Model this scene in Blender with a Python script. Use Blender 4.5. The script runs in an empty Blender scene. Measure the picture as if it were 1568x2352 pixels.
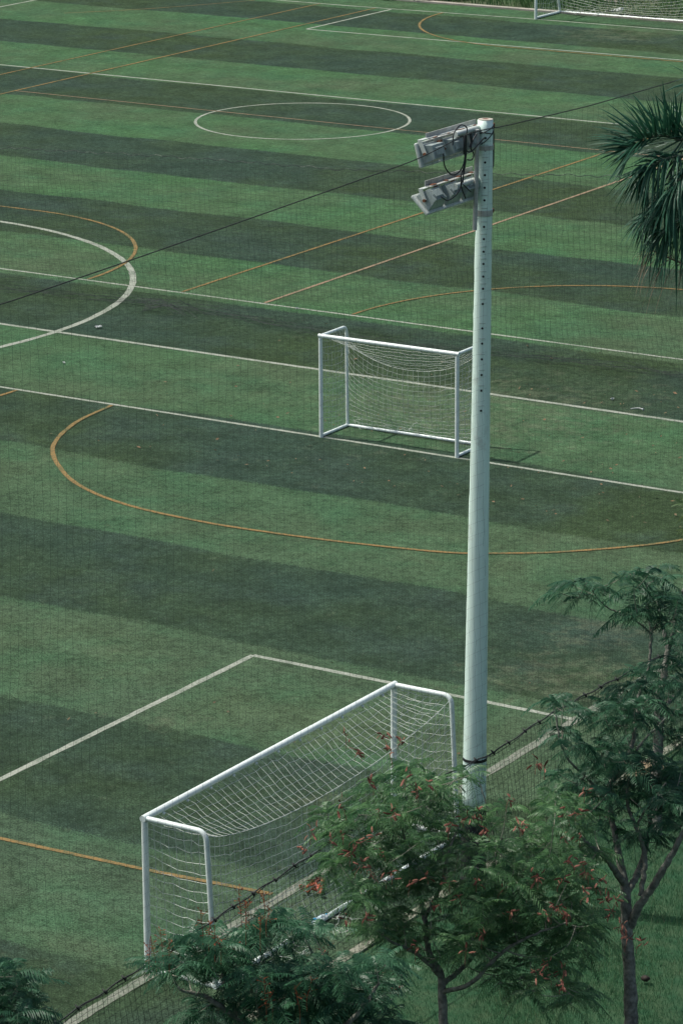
import bpy, math, random
import numpy as np

random.seed(7)
rng = np.random.default_rng(11)
scene = bpy.context.scene
COL = scene.collection

# ------------------------------------------------------------------ camera maths
FPX, YAW, PITCH, ROLL, CAMZ = 8006.5566, -0.5615305, 0.2810254, -0.0061872, 17.2
PW, PH = 1568.0, 2352.0
def _axes():
    cy, sy = math.cos(YAW), math.sin(YAW); cp, sp = math.cos(PITCH), math.sin(PITCH)
    f = np.array([sy*cp, cy*cp, -sp]); r = np.array([cy, -sy, 0.0]); u = np.cross(r, f)
    cr, sr = math.cos(ROLL), math.sin(ROLL)
    return cr*r+sr*u, -sr*r+cr*u, f
RV, UV, FV = _axes()
CAM = np.array([0, 0, CAMZ])
def ray(px, py): return FV + (px-PW/2)/FPX*RV - (py-PH/2)/FPX*UV
def gp(px, py, z=0.0):
    d = ray(px, py); return CAM + d*((z-CAMZ)/d[2])
def at(px, py, depth): return CAM + ray(px, py)*depth
def onx(px, py, x):
    d = ray(px, py); return CAM + d*(x/d[0])
def nat(x, y): return x*PW/2731.0, y*PW/2731.0       # photo pixel -> survey pixel

# ------------------------------------------------------------------ mesh builder
class MB:
    def __init__(self): self.v = []; self.f = []; self.n = 0; self.var = []
    def add(self, verts, faces, var=None):
        verts = np.asarray(verts, float).reshape(-1, 3)
        faces = np.asarray(faces, int)
        self.v.append(verts); self.f.append(faces + self.n); self.n += len(verts)
        self.var.append(np.full(len(verts), 0.5) if var is None else np.broadcast_to(np.asarray(var, float), (len(verts),)))
        return self
    def tube(self, pts, rad, sides=8, cap=True):
        P = np.asarray(pts, float); n = len(P)
        R = np.broadcast_to(np.asarray(rad, float), (n,))
        T = np.gradient(P, axis=0); T /= np.linalg.norm(T, axis=1)[:, None] + 1e-12
        ref = np.array([0, 0, 1.0]) if abs(T[0][2]) < .9 else np.array([1.0, 0, 0])
        N = np.zeros_like(P); b = ref - T[0]*(ref@T[0]); b /= np.linalg.norm(b); N[0] = b
        for i in range(1, n):
            b = N[i-1] - T[i]*(N[i-1]@T[i]); N[i] = b/(np.linalg.norm(b)+1e-12)
        B = np.cross(T, N)
        a = np.arange(sides)*2*math.pi/sides
        V = P[:, None] + R[:, None, None]*(np.cos(a)[None, :, None]*N[:, None] + np.sin(a)[None, :, None]*B[:, None])
        i, j = np.meshgrid(np.arange(n-1), np.arange(sides), indexing='ij')
        j2 = (j+1) % sides
        F = np.stack([i*sides+j, i*sides+j2, (i+1)*sides+j2, (i+1)*sides+j], -1).reshape(-1, 4)
        self.add(V.reshape(-1, 3), F)
        if cap and sides >= 3:
            off = self.n
            self.add(np.vstack([V[0], V[-1]]), np.zeros((0, 4), int))
            self.f.append([list(range(off+sides-1, off-1, -1)), list(range(off+sides, off+2*sides))])
        return self
    def box(self, c, ax, ay, az, sx, sy, sz):
        c = np.asarray(c, float); V = []
        for k in (-1, 1):
            for q in (-1, 1):
                for p in (-1, 1): V.append(c + np.asarray(ax)*p*sx/2 + np.asarray(ay)*q*sy/2 + np.asarray(az)*k*sz/2)
        self.add(V, [(0,2,3,1),(4,5,7,6),(0,1,5,4),(2,6,7,3),(0,4,6,2),(1,3,7,5)]); return self
    def frustum(self, c, ax, ay, n, s0, s1, d):
        c = np.asarray(c, float); ax, ay, n = map(np.asarray, (ax, ay, n)); V = []
        for (sx, sy), k in ((s0, 0), (s1, 1)):
            for p, q in ((-1,-1),(1,-1),(1,1),(-1,1)): V.append(c + n*d*k + ax*p*sx/2 + ay*q*sy/2)
        self.add(V, [(3,2,1,0),(4,5,6,7),(0,1,5,4),(1,2,6,5),(2,3,7,6),(3,0,4,7)]); return self
    def build(self, name, mat, parent=None, smooth=False, bevel=0):
        root = parent
        off = np.zeros(3)
        while root is not None:
            off = off + np.array(root.location); root = root.parent
        v = (np.vstack(self.v) - off)
        faces = []
        for f in self.f: faces.extend(f.tolist() if isinstance(f, np.ndarray) else f)
        me = bpy.data.meshes.new(name)
        me.from_pydata(v.tolist(), [], faces)
        at_ = me.attributes.new('var', 'FLOAT', 'POINT')
        at_.data.foreach_set('value', np.concatenate(self.var).astype(np.float32))
        me.materials.append(mat)
        if smooth: me.polygons.foreach_set('use_smooth', [True]*len(me.polygons))
        me.update()
        o = bpy.data.objects.new(name, me); COL.objects.link(o)
        if parent is not None: o.parent = parent
        if bevel:
            b = o.modifiers.new('bevel', 'BEVEL'); b.width = bevel; b.segments = 2; b.limit_method = 'ANGLE'
        return o

def tag(o, label=None, cat=None, group=None, kind=None):
    if label: o['label'] = label
    if cat: o['category'] = cat
    if group: o['group'] = group
    if kind: o['kind'] = kind
    return o
def thing(name, loc, label, cat, group=None):
    o = bpy.data.objects.new(name, None); COL.objects.link(o); o.location = [float(c) for c in loc]
    o.empty_display_size = .2
    return tag(o, label, cat, group)

def catmull(P, n=8):
    P = np.asarray(P, float); Q = np.vstack([2*P[0]-P[1], P, 2*P[-1]-P[-2]]); out = []
    for i in range(1, len(Q)-2):
        p0, p1, p2, p3 = Q[i-1:i+3]
        for t in np.linspace(0, 1, n, endpoint=False):
            out.append(.5*((2*p1)+(-p0+p2)*t+(2*p0-5*p1+4*p2-p3)*t*t+(-p0+3*p1-3*p2+p3)*t**3))
    out.append(P[-1]); return np.array(out)

# ------------------------------------------------------------------ materials
def newmat(name):
    m = bpy.data.materials.new(name); m.use_nodes = True
    nt = m.node_tree; b = nt.nodes['Principled BSDF']; return m, nt, b
def N(nt, t, **kw):
    n = nt.nodes.new(t)
    for k, v in kw.items():
        if k.startswith('i_'): n.inputs[k[2:].replace('_', ' ')].default_value = v
        else: setattr(n, k, v)
    return n
def L(nt, a, b): nt.links.new(a, b)
def math_(nt, op, a, b=None, clamp=False):
    n = N(nt, 'ShaderNodeMath', operation=op, use_clamp=clamp)
    for i, x in enumerate((a, b)):
        if x is None: continue
        if isinstance(x, (int, float)): n.inputs[i].default_value = x
        else: L(nt, x, n.inputs[i])
    return n.outputs[0]
def noise(nt, scale, detail=3, rough=.5, vec=None):
    n = N(nt, 'ShaderNodeTexNoise'); n.inputs['Scale'].default_value = scale
    n.inputs['Detail'].default_value = detail; n.inputs['Roughness'].default_value = rough
    if vec is not None: L(nt, vec, n.inputs['Vector'])
    return n.outputs['Fac']
def maprange(nt, x, a, b, c, d):
    n = N(nt, 'ShaderNodeMapRange'); L(nt, x, n.inputs[0])
    for i, v in enumerate((a, b, c, d)): n.inputs[i+1].default_value = v
    return n.outputs[0]
def mix(nt, f, a, b, blend='MIX'):
    n = N(nt, 'ShaderNodeMix', data_type='RGBA', blend_type=blend)
    for sock, x in ((n.inputs[0], f), (n.inputs[6], a), (n.inputs[7], b)):
        if isinstance(x, (int, float)): sock.default_value = x
        elif isinstance(x, tuple): sock.default_value = (*x, 1)
        else: L(nt, x, sock)
    return n.outputs[2]
def scalecol(nt, col, f):
    n = N(nt, 'ShaderNodeVectorMath', operation='SCALE'); L(nt, col, n.inputs[0]); L(nt, f, n.inputs[3]); return n.outputs[0]
def bump(nt, b, h, strength, dist):
    n = N(nt, 'ShaderNodeBump'); n.inputs['Strength'].default_value = strength; n.inputs['Distance'].default_value = dist
    L(nt, h, n.inputs['Height']); L(nt, n.outputs[0], b.inputs['Normal'])

def position(nt): return N(nt, 'ShaderNodeNewGeometry').outputs['Position']

EDGES = [27.6, 31.56, 35.2, 39.12, 43.2, 47.02, 51.0, 54.8, 59.0, 63.3, 67.3, 71.4, 75.7, 79.95, 84.15, 88.6, 92.8, 97.0, 101.3, 105.4]
SCUFFS = [tuple(gp(*nat(2300, 2720))[:2])+(2.6,), tuple(gp(*nat(2400, 2530))[:2])+(1.5,), tuple(gp(*nat(1240, 3220))[:2])+(.8,), tuple(gp(*nat(700, 2880))[:2])+(.7,), (-33.0, 58.0, 5.0), (-22.2, 34, 1.6), (-54.6, 104.5, 3.0), (-47, 56.6, 2.5)]
def turf_colour(nt, pos):
    """pale / dark cut bands that run across the pitch, with patchy fibre tone"""
    sep = N(nt, 'ShaderNodeSeparateXYZ'); L(nt, pos, sep.inputs[0])
    wob = math_(nt, 'MULTIPLY', math_(nt, 'SUBTRACT', noise(nt, .30, 1, .5, pos), .5), .6)
    wob2 = math_(nt, 'MULTIPLY', math_(nt, 'SUBTRACT', noise(nt, 24, 4, .9, pos), .5), .85)
    y = math_(nt, 'ADD', math_(nt, 'ADD', sep.outputs['Y'], wob), wob2)
    t = maprange(nt, y, 20, 112, 0, 1)
    ramp = N(nt, 'ShaderNodeValToRGB'); cr = ramp.color_ramp; cr.interpolation = 'CONSTANT'
    els = [(0, 1)] + [((e-20)/92, 0 if i % 2 == 0 else 1) for i, e in enumerate(EDGES)]
    cr.elements[0].position = 0; cr.elements[0].color = (1, 1, 1, 1)
    cr.elements[1].position = els[1][0]; cr.elements[1].color = (els[1][1],)*3 + (1,)
    for p, c in els[2:]:
        e = cr.elements.new(p); e.color = (c, c, c, 1)
    L(nt, t, ramp.inputs[0])
    s = N(nt, 'ShaderNodeSeparateColor'); L(nt, ramp.outputs[0], s.inputs[0]); band = s.outputs[0]
    big = noise(nt, .16, 4, .6, pos); med = noise(nt, 1.3, 4, .65, pos); fine = noise(nt, 34, 3, .8, pos); patch = noise(nt, .5, 3, .6, pos)
    far = maprange(nt, sep.outputs['Y'], 42, 66, 0, 1)
    lightA = mix(nt, far, (0.042, 0.071, 0.042), (0.042, 0.095, 0.041))
    light = mix(nt, maprange(nt, big, .38, .66, 0, 1), lightA, (0.051, 0.080, 0.043))
    light = mix(nt, maprange(nt, patch, .46, .66, 0, .5), light, (0.034, 0.090, 0.045))
    dark = mix(nt, maprange(nt, big, .36, .62, 0, 1), (0.0245, 0.045, 0.031), (0.029, 0.049, 0.023))
    dark = mix(nt, maprange(nt, patch, .5, .7, 0, .7), dark, (0.029, 0.049, 0.038))
    col = mix(nt, band, dark, light)
    # dry, worn fibres with a shape of their own; more of them where the pitch is scuffed
    wn = noise(nt, 2.2, 5, .78, pos); scuff = None
    for (cx, cy, rad) in SCUFFS:
        dd = N(nt, 'ShaderNodeVectorMath', operation='DISTANCE'); L(nt, pos, dd.inputs[0]); dd.inputs[1].default_value = (cx, cy, 0)
        q = maprange(nt, dd.outputs['Value'], rad*.3, rad, .16, 0); scuff = q if scuff is None else math_(nt, 'MAXIMUM', scuff, q)
    worn = maprange(nt, math_(nt, 'ADD', wn, scuff), .60, .80, 0, .6)
    col = mix(nt, worn, col, (0.088, 0.104, 0.066))
    tuft = noise(nt, 7, 4, .75, pos); mott = noise(nt, .9, 3, .6, pos)
    k = math_(nt, 'MULTIPLY', maprange(nt, med, .3, .7, .80, 1.20), maprange(nt, fine, .36, .64, .45, 1.55))
    k = math_(nt, 'MULTIPLY', k, maprange(nt, tuft, .36, .64, .70, 1.30))
    k = math_(nt, 'MULTIPLY', k, maprange(nt, mott, .35, .65, .90, 1.10))
    spark = maprange(nt, noise(nt, 26, 2, .6, pos), .64, .74, 0, .5)
    return mix(nt, spark, scalecol(nt, col, k), (0.12, 0.15, 0.11)), fine

def mat_turf():
    m, nt, b = newmat('artificial_turf'); pos = position(nt)
    c, fine = turf_colour(nt, pos); L(nt, c, b.inputs['Base Color'])
    b.inputs['Roughness'].default_value = .9; b.inputs['Specular IOR Level'].default_value = .03
    bump(nt, b, fine, .5, .03); return m

def mat_line(name, rgb, wear=.5):
    m, nt, b = newmat(name); pos = position(nt)
    f = noise(nt, 22, 3, .7, pos); g = noise(nt, 1.7, 4, .6, pos)
    w = math_(nt, 'ADD', maprange(nt, f, .40, .72, 0, wear), maprange(nt, g, .45, .75, 0, wear*.7), True)
    c = mix(nt, w, rgb, (0.042, 0.075, 0.042)); L(nt, c, b.inputs['Base Color'])
    b.inputs['Roughness'].default_value = .9; b.inputs['Specular IOR Level'].default_value = .05
    bump(nt, b, f, .4, .02); return m

def mat_noise(name, a, c, scale, rough=.6, bump_s=0, spec=.4, lo=.35, hi=.65, detail=4, metallic=0, dist=.01):
    m, nt, b = newmat(name); pos = position(nt); f = noise(nt, scale, detail, .6, pos)
    L(nt, mix(nt, maprange(nt, f, lo, hi, 0, 1), a, c), b.inputs['Base Color'])
    b.inputs['Roughness'].default_value = rough; b.inputs['Specular IOR Level'].default_value = spec; b.inputs['Metallic'].default_value = metallic
    if bump_s: bump(nt, b, f, bump_s, dist)
    return m

def mat_leaf(name, a, c, transl=.25, rough=.5, gloss=.16):
    m, nt, b = newmat(name); v = N(nt, 'ShaderNodeAttribute', attribute_name='var').outputs['Fac']
    col = mix(nt, v, a, c); L(nt, col, b.inputs['Base Color'])
    b.inputs['Roughness'].default_value = rough; b.inputs['Specular IOR Level'].default_value = gloss
    tr = N(nt, 'ShaderNodeBsdfTranslucent'); L(nt, scalecol(nt, col, math_(nt, 'ADD', 1.3, 0.0)), tr.inputs[0])
    mx = N(nt, 'ShaderNodeMixShader'); mx.inputs[0].default_value = transl
    L(nt, b.outputs[0], mx.inputs[1]); L(nt, tr.outputs[0], mx.inputs[2])
    L(nt, mx.outputs[0], nt.nodes['Material Output'].inputs[0]); return m

M = {}
M['turf'] = mat_turf()
M['white_line'] = mat_line('worn_white_paint', (0.29, 0.31, 0.26), .65)
M['goal_line'] = mat_line('scuffed_goal_line_paint', (0.185, 0.195, 0.16), .75)
M['orange_line'] = mat_line('orange_fibre', (0.215, 0.138, 0.056), .75)
M['pink_line'] = mat_line('faded_pink_fibre', (0.25, 0.18, 0.12), .55)
M['frame_white'] = mat_noise('goal_frame_paint', (0.66, 0.74, 0.69), (0.56, 0.63, 0.59), 6, .35, 0, .5)
M['white_cord'] = mat_noise('white_net_cord', (0.56, 0.60, 0.54), (0.42, 0.46, 0.41), 3, .8)
M['dark_cord'] = mat_noise('dark_net_cord', (0.012, 0.022, 0.020), (0.03, 0.04, 0.036), 3, .8)
M['rope'] = mat_noise('black_rope', (0.008, 0.012, 0.012), (0.03, 0.034, 0.032), 20, .85)
M['pale_rope'] = mat_noise('mottled_rope', (0.02, 0.03, 0.028), (0.14, 0.16, 0.13), 5, .85, lo=.5, hi=.66)
M['kerb'] = mat_noise('dusty_concrete', (0.23, 0.23, 0.18), (0.055, 0.075, 0.045), 4.5, .9, .3, .2, lo=.40, hi=.60)
M['bank_kerb'] = mat_noise('pale_bank_kerb', (0.34, 0.32, 0.27), (0.24, 0.23, 0.19), 2.0, .9, .3, .2)
M['lamp_grey'] = mat_noise('lamp_housing_paint', (0.28, 0.335, 0.31), (0.20, 0.245, 0.225), 8, .45, 0, .5)
M['lamp_bezel'] = mat_noise('lamp_frame_paint', (0.48, 0.53, 0.48), (0.38, 0.42, 0.385), 6, .5, 0, .5)
M['lamp_glass'] = mat_noise('lamp_glass', (0.10, 0.12, 0.13), (0.14, 0.16, 0.16), 4, .1, 0, .7)
M['steel'] = mat_noise('galvanised_steel', (0.40, 0.42, 0.39), (0.30, 0.30, 0.27), 9, .5, 0, .5)
M['rust'] = mat_noise('rusty_steel', (0.20, 0.075, 0.03), (0.08, 0.035, 0.02), 30, .85)
M['cable'] = mat_noise('black_cable', (0.008, 0.010, 0.012), (0.018, 0.02, 0.022), 10, .5)
M['black_paint'] = mat_noise('black_base_paint', (0.008, 0.010, 0.012), (0.02, 0.024, 0.024), 5, .7)
M['bark'] = mat_noise('grey_bark', (0.20, 0.205, 0.17), (0.075, 0.078, 0.064), 16, .9, .9, .2, dist=.02)
M['twig'] = mat_noise('pale_twig_bark', (0.27, 0.265, 0.21), (0.14, 0.14, 0.11), 10, .9, .3, .2)
M['leaf_fine'] = mat_leaf('fine_green_leaf', (0.022, 0.082, 0.031), (0.115, 0.235, 0.092), .36, .40, .30)
M['leaf_dark'] = mat_leaf('dark_green_leaf', (0.013, 0.056, 0.030), (0.050, 0.138, 0.070), .27, .45, .20)
M['leaf_mid'] = mat_leaf('mid_green_leaf', (0.016, 0.068, 0.034), (0.058, 0.155, 0.078), .28, .42, .25)
M['leaf_pale'] = mat_leaf('yellowish_green_leaf', (0.050, 0.100, 0.035), (0.110, 0.160, 0.060), .3)
M['pod'] = mat_leaf('dry_red_pod', (0.085, 0.024, 0.016), (0.27, 0.125, 0.085), .08, .7, .2)
M['stalk'] = mat_leaf('red_flower_stalk', (0.16, 0.040, 0.018), (0.26, 0.070, 0.028), .1, .8, .2)
M['palm_leaf'] = mat_leaf('glossy_palm_leaf', (0.010, 0.058, 0.032), (0.026, 0.100, 0.055), .15, .48, .25)
M['palm_dead'] = mat_leaf('dead_palm_leaf', (0.16, 0.12, 0.08), (0.30, 0.24, 0.17), .1, .8, .2)
M['palm_stem'] = mat_noise('palm_stem', (0.10, 0.13, 0.08), (0.05, 0.075, 0.045), 9, .6)
M['palm_bark'] = mat_noise('palm_trunk_bark', (0.30, 0.28, 0.23), (0.18, 0.165, 0.135), 7, .9, .4, .2)
M['grass'] = mat_leaf('lawn_grass', (0.024, 0.098, 0.044), (0.060, 0.150, 0.068), .35, .6)
M['tall_grass'] = mat_leaf('tall_lawn_grass', (0.050, 0.125, 0.055), (0.125, 0.170, 0.085), .3, .6)
M['bank_grass'] = mat_leaf('bank_grass', (0.025, 0.085, 0.028), (0.085, 0.150, 0.055), .25, .6)
M['soil'] = mat_noise('lawn_soil', (0.022, 0.066, 0.032), (0.040, 0.075, 0.038), 3, .95, .3, .1)
M['sand'] = mat_noise('sandy_soil', (0.20, 0.155, 0.10), (0.09, 0.095, 0.055), 6, .95, .4, .1)
M['far_soil'] = mat_noise('far_ground', (0.035, 0.070, 0.030), (0.075, 0.085, 0.050), .4, .95, 0, .1)
M['dry_leaf'] = mat_leaf('fallen_leaf', (0.085, 0.075, 0.042), (0.20, 0.125, 0.072), .05, .8, .2)
M['rock'] = mat_noise('dusty_rock', (0.22, 0.20, 0.17), (0.10, 0.095, 0.08), 5, .9, .6, .2, dist=.05)
M['litter'] = mat_noise('white_litter', (0.42, 0.44, 0.42), (0.30, 0.33, 0.32), 20, .6)
M['orange_cloth'] = mat_noise('orange_cloth', (0.42, 0.105, 0.055), (0.27, 0.06, 0.033), 14, .75, .2)
M['bottle'] = mat_noise('cloudy_plastic', (0.42, 0.56, 0.60), (0.60, 0.70, 0.70), 12, .25, 0, .6)
M['bottle_blue'] = mat_noise('blue_plastic', (0.02, 0.20, 0.36), (0.03, 0.26, 0.42), 12, .4)
M['dark_pod'] = mat_noise('dark_dry_pod', (0.014, 0.012, 0.009), (0.03, 0.022, 0.016), 30, .8)
def mat_pole():
    m, nt, b = newmat('mint_pole_paint'); pos = position(nt)
    mp = N(nt, 'ShaderNodeMapping'); L(nt, pos, mp.inputs[0]); mp.inputs['Scale'].default_value = (9, 9, .7)
    streak = noise(nt, 1.6, 4, .6, mp.outputs[0]); blot = noise(nt, 3, 5, .7, pos)
    c = mix(nt, maprange(nt, streak, .35, .68, 0, .9), (0.63, 0.79, 0.70), (0.51, 0.645, 0.575))
    c = mix(nt, maprange(nt, blot, .58, .74, 0, .6), c, (0.34, 0.37, 0.32)); L(nt, c, b.inputs['Base Color'])
    b.inputs['Roughness'].default_value = .5; bump(nt, b, blot, .1, .01); return m
M['pole'] = mat_pole()
M['pole_top'] = mat_noise('bare_concrete', (0.40, 0.37, 0.31), (0.26, 0.24, 0.2), 12, .9, .3, .2)

# ------------------------------------------------------------------ setting: ground, pitch, lawn, kerbs
KX = -21.15
def sheet(name, x0, y0, x1, y1, z, mat, label, div=1):
    mb = MB(); xs = np.linspace(x0, x1, div+1); ys = np.linspace(y0, y1, div+1)
    V = [(x, y, z) for y in ys for x in xs]; n = div+1
    F = [(j*n+i, j*n+i+1, (j+1)*n+i+1, (j+1)*n+i) for j in range(div) for i in range(div)]
    mb.add(V, F); return tag(mb.build(name, mat), label, None, None, 'structure')
sheet('ground', -1500, -600, 1500, 1800, -.012, M['far_soil'], 'grassy ground spreading out to the horizon around the pitches')
sheet('pitch', -150, -10, KX-.10, 108.05, 0, M['turf'], 'artificial turf pitch in alternating pale and dark green bands')
sheet('lawn', KX+.12, -10, 12, 108, -.004, M['soil'], 'natural grass lawn under the trees beside the turf pitch')
mb = MB(); mb.box((KX, 49, -.01), (1,0,0), (0,1,0), (0,0,1), .15, 118, .06)
tag(mb.build('kerb', M['kerb'], bevel=.01), 'dusty concrete kerb strip between turf pitch and lawn', None, None, 'structure')
mb = MB(); mb.box((-85, 108.2, .0), (1,0,0), (0,1,0), (0,0,1), 130, .26, .12)
tag(mb.build('kerb', M['bank_kerb'], bevel=.01), 'pale concrete kerb along the grass bank behind the far goal', None, None, 'structure')
mb = MB()
V = []; xs = np.linspace(-150, -20, 66); ys = np.array([108.33, 109.2, 111, 114, 120, 130])
zs = np.array([.02, .10, .35, .9, 1.9, 2.4])
for y, z in zip(ys, zs):
    for x in xs: V.append((x, y, z + .06*math.sin(x*.9+y)+.05*math.sin(x*.31)))
F = [(j*66+i, j*66+i+1, (j+1)*66+i+1, (j+1)*66+i) for j in range(5) for i in range(65)]
tag(mb.add(V, F).build('bank', M['far_soil'], smooth=True), 'low grass bank rising behind the far goal', None, None, 'structure')

# ------------------------------------------------------------------ painted markings
Z1 = .0018
def ribbon(pts, w, level, mat, label, name='pitch_marking', closed=False):
    P = np.asarray(pts, float)[:, :2]
    if not closed: 
        seg = np.linalg.norm(np.diff(P, axis=0), axis=1); s = np.concatenate([[0], np.cumsum(seg)])
        q = np.linspace(0, s[-1], max(2, int(s[-1]/.18))); P = np.stack([np.interp(q, s, P[:, 0]), np.interp(q, s, P[:, 1])], 1)
        T = np.gradient(P, axis=0)
    else: T = np.roll(P, -1, 0) - np.roll(P, 1, 0)
    T /= np.linalg.norm(T, axis=1)[:, None]; Nn = np.stack([-T[:, 1], T[:, 0]], 1); n = len(P)
    a = w/2*(1+rng.normal(0, .07, n)); b_ = w/2*(1+rng.normal(0, .07, n)); z = np.full((n, 1), Z1*level)
    V = np.hstack([np.vstack([P+Nn*a[:, None], P-Nn*b_[:, None]]), np.vstack([z, z])])
    m = n if closed else n-1; i = np.arange(m); i2 = (i+1) % n
    F = np.stack([i+n, i2+n, i2, i], 1)
    return tag(MB().add(V, F).build(name, mat), label, None, None, 'structure')
def arc(cx, cy, r, a0, a1, n=90):
    a = np.radians(np.linspace(a0, a1, n)); return np.stack([cx+r*np.cos(a), cy+r*np.sin(a)], 1)
def circle(cx, cy, r, w, level, mat, label):
    return ribbon(arc(cx, cy, r, 0, 360, 241)[:-1], w, level, mat, label, closed=True)
W, O, PK = M['white_line'], M['orange_line'], M['pink_line']
ribbon([(-110, 88.8), (-26, 88.83)], .11, 1, W, 'long white line just beyond the small centre circle')
ribbon([(-95, 63.85), (KX-.4, 63.85)], .085, 1, W, 'thin white line with two coloured lines ending on it')
ribbon([(-110, 59.18), (KX-.4, 59.25)], .12, 1, W, 'white line that passes behind the small goal')
ribbon([(-95, 54.62), (KX-.4, 54.68)], .095, 1, W, 'white line on which the small goal stands')
ribbon([(-100, 106.0), (-66.5, 106.05), (-58.8, 106.38), (-20, 106.7)], .10, 1, W, 'white goal line in front of the far goal')
ribbon([(-64.45, 100.4), (-30, 100.75)], .10, 1, W, 'white penalty box front line before the far goal')
ribbon([(-64.45, 100.4), (-64.47, 106.0)], .10, 2, W, 'white penalty box side line left of the far goal')
ribbon([(-77, 92), (-77, 106)], .10, 2, W, 'short white line in the farthest left corner of the pitch')
ribbon([(-28.63, 22), (-28.63, 42.9)], .105, 2, W, 'white box line running beside the large near goal')
ribbon([(-28.63, 42.9), (-22.95, 42.85)], .105, 1, W, 'white box line ending behind the floodlight pole')
ribbon([(-22.9, 10), (-22.9, 70)], .16, 4, M['goal_line'], 'scuffed wide white line under the large near goal')
circle(-53.7, 59.2, 9.15, .15, 3, W, 'thick white arc of the large centre circle')
circle(-54.55, 84.72, 3.12, .085, 3, W, 'small white centre circle on the far court')
ribbon([(-67.45, 80), (-67.45, 106)], .07, 6, O, 'farther of two orange lines crossing the far bands')
ribbon([(-65.13, 72), (-65.1, 106)], .08, 6, O, 'nearer of two orange lines crossing the far bands')
ribbon([(-65.1, 84.85), (-30, 84.72)], .055, 5, PK, 'thin pinkish line through the small centre circle')
ribbon([(-44.45, 63.9), (-44.5, 92)], .075, 6, O, 'orange line ending on the thin white line')
ribbon([(-42.2, 63.9), (-42.2, 90)], .085, 6, PK, 'faded pink line beside the orange line')
ribbon(np.vstack([arc(-33.83, 63.9, 6.05, 180, 90, 60), [(-30.8, 69.95)], arc(-30.8, 63.9, 6.05, 90, 0, 60)]), .075, 7, O, 'orange arc reaching the right edge beyond the divider net')
ribbon(np.vstack([[(-60, 69.9)], arc(-53.1, 63.9, 6.0, 90, 0, 60)]), .085, 7, O, 'orange arc that cuts across the thick white circle')
Dp = [(-39.72, 54.56), (-39.5, 53.0), (-38.76, 51.31), (-37.44, 49.93), (-36.3, 49.2), (-35.13, 48.80), (-34.0, 48.66), (-32.9, 48.63), (-31.0, 48.8), (-29.04, 49.17), (-28.2, 49.55), (-27.12, 50.32), (-25.9, 51.7), (-25.2, 53.3), (-25.0, 54.6)]
ribbon(catmull(Dp, 12), .085, 7, O, 'large orange D curve in front of the small goal')
ribbon(arc(-48.1, 54.6, 6.0, 0, -90, 60), .085, 7, O, 'short orange arc end at the left edge before the large D')
ribbon([(-45, 34.5), (-27.25, 34.64), (-24.89, 34.74), (-23.05, 34.9)], .085, 5, O, 'orange line running into the large near goal')
ribbon(np.vstack([arc(-56.4, 106.15, 6.0, 180, 270, 60), [(-50, 100.2)]]), .085, 7, O, 'orange curve in front of the far goal')
ribbon(catmull([(-74, 99.4), (-72.44, 101.26), (-71.1, 103.4), (-69.97, 105.54)], 10), .05, 7, O, 'faint thin orange line in the far left corner')

# ------------------------------------------------------------------ nets
def cords(mb, grid, r, du=1, dv=1, sides=3, jit=0.0, rv=None):
    """grid: (nu, nv, 3) surface points, a cord along every row and every column"""
    G = np.array(grid, float)
    if jit: G = G + rng.normal(0, jit, G.shape)
    for i in range(0, G.shape[0], du): mb.tube(G[i], rv or r, sides, False)
    for j in range(0, G.shape[1], dv): mb.tube(G[:, j], r, sides, False)
    return mb

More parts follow.
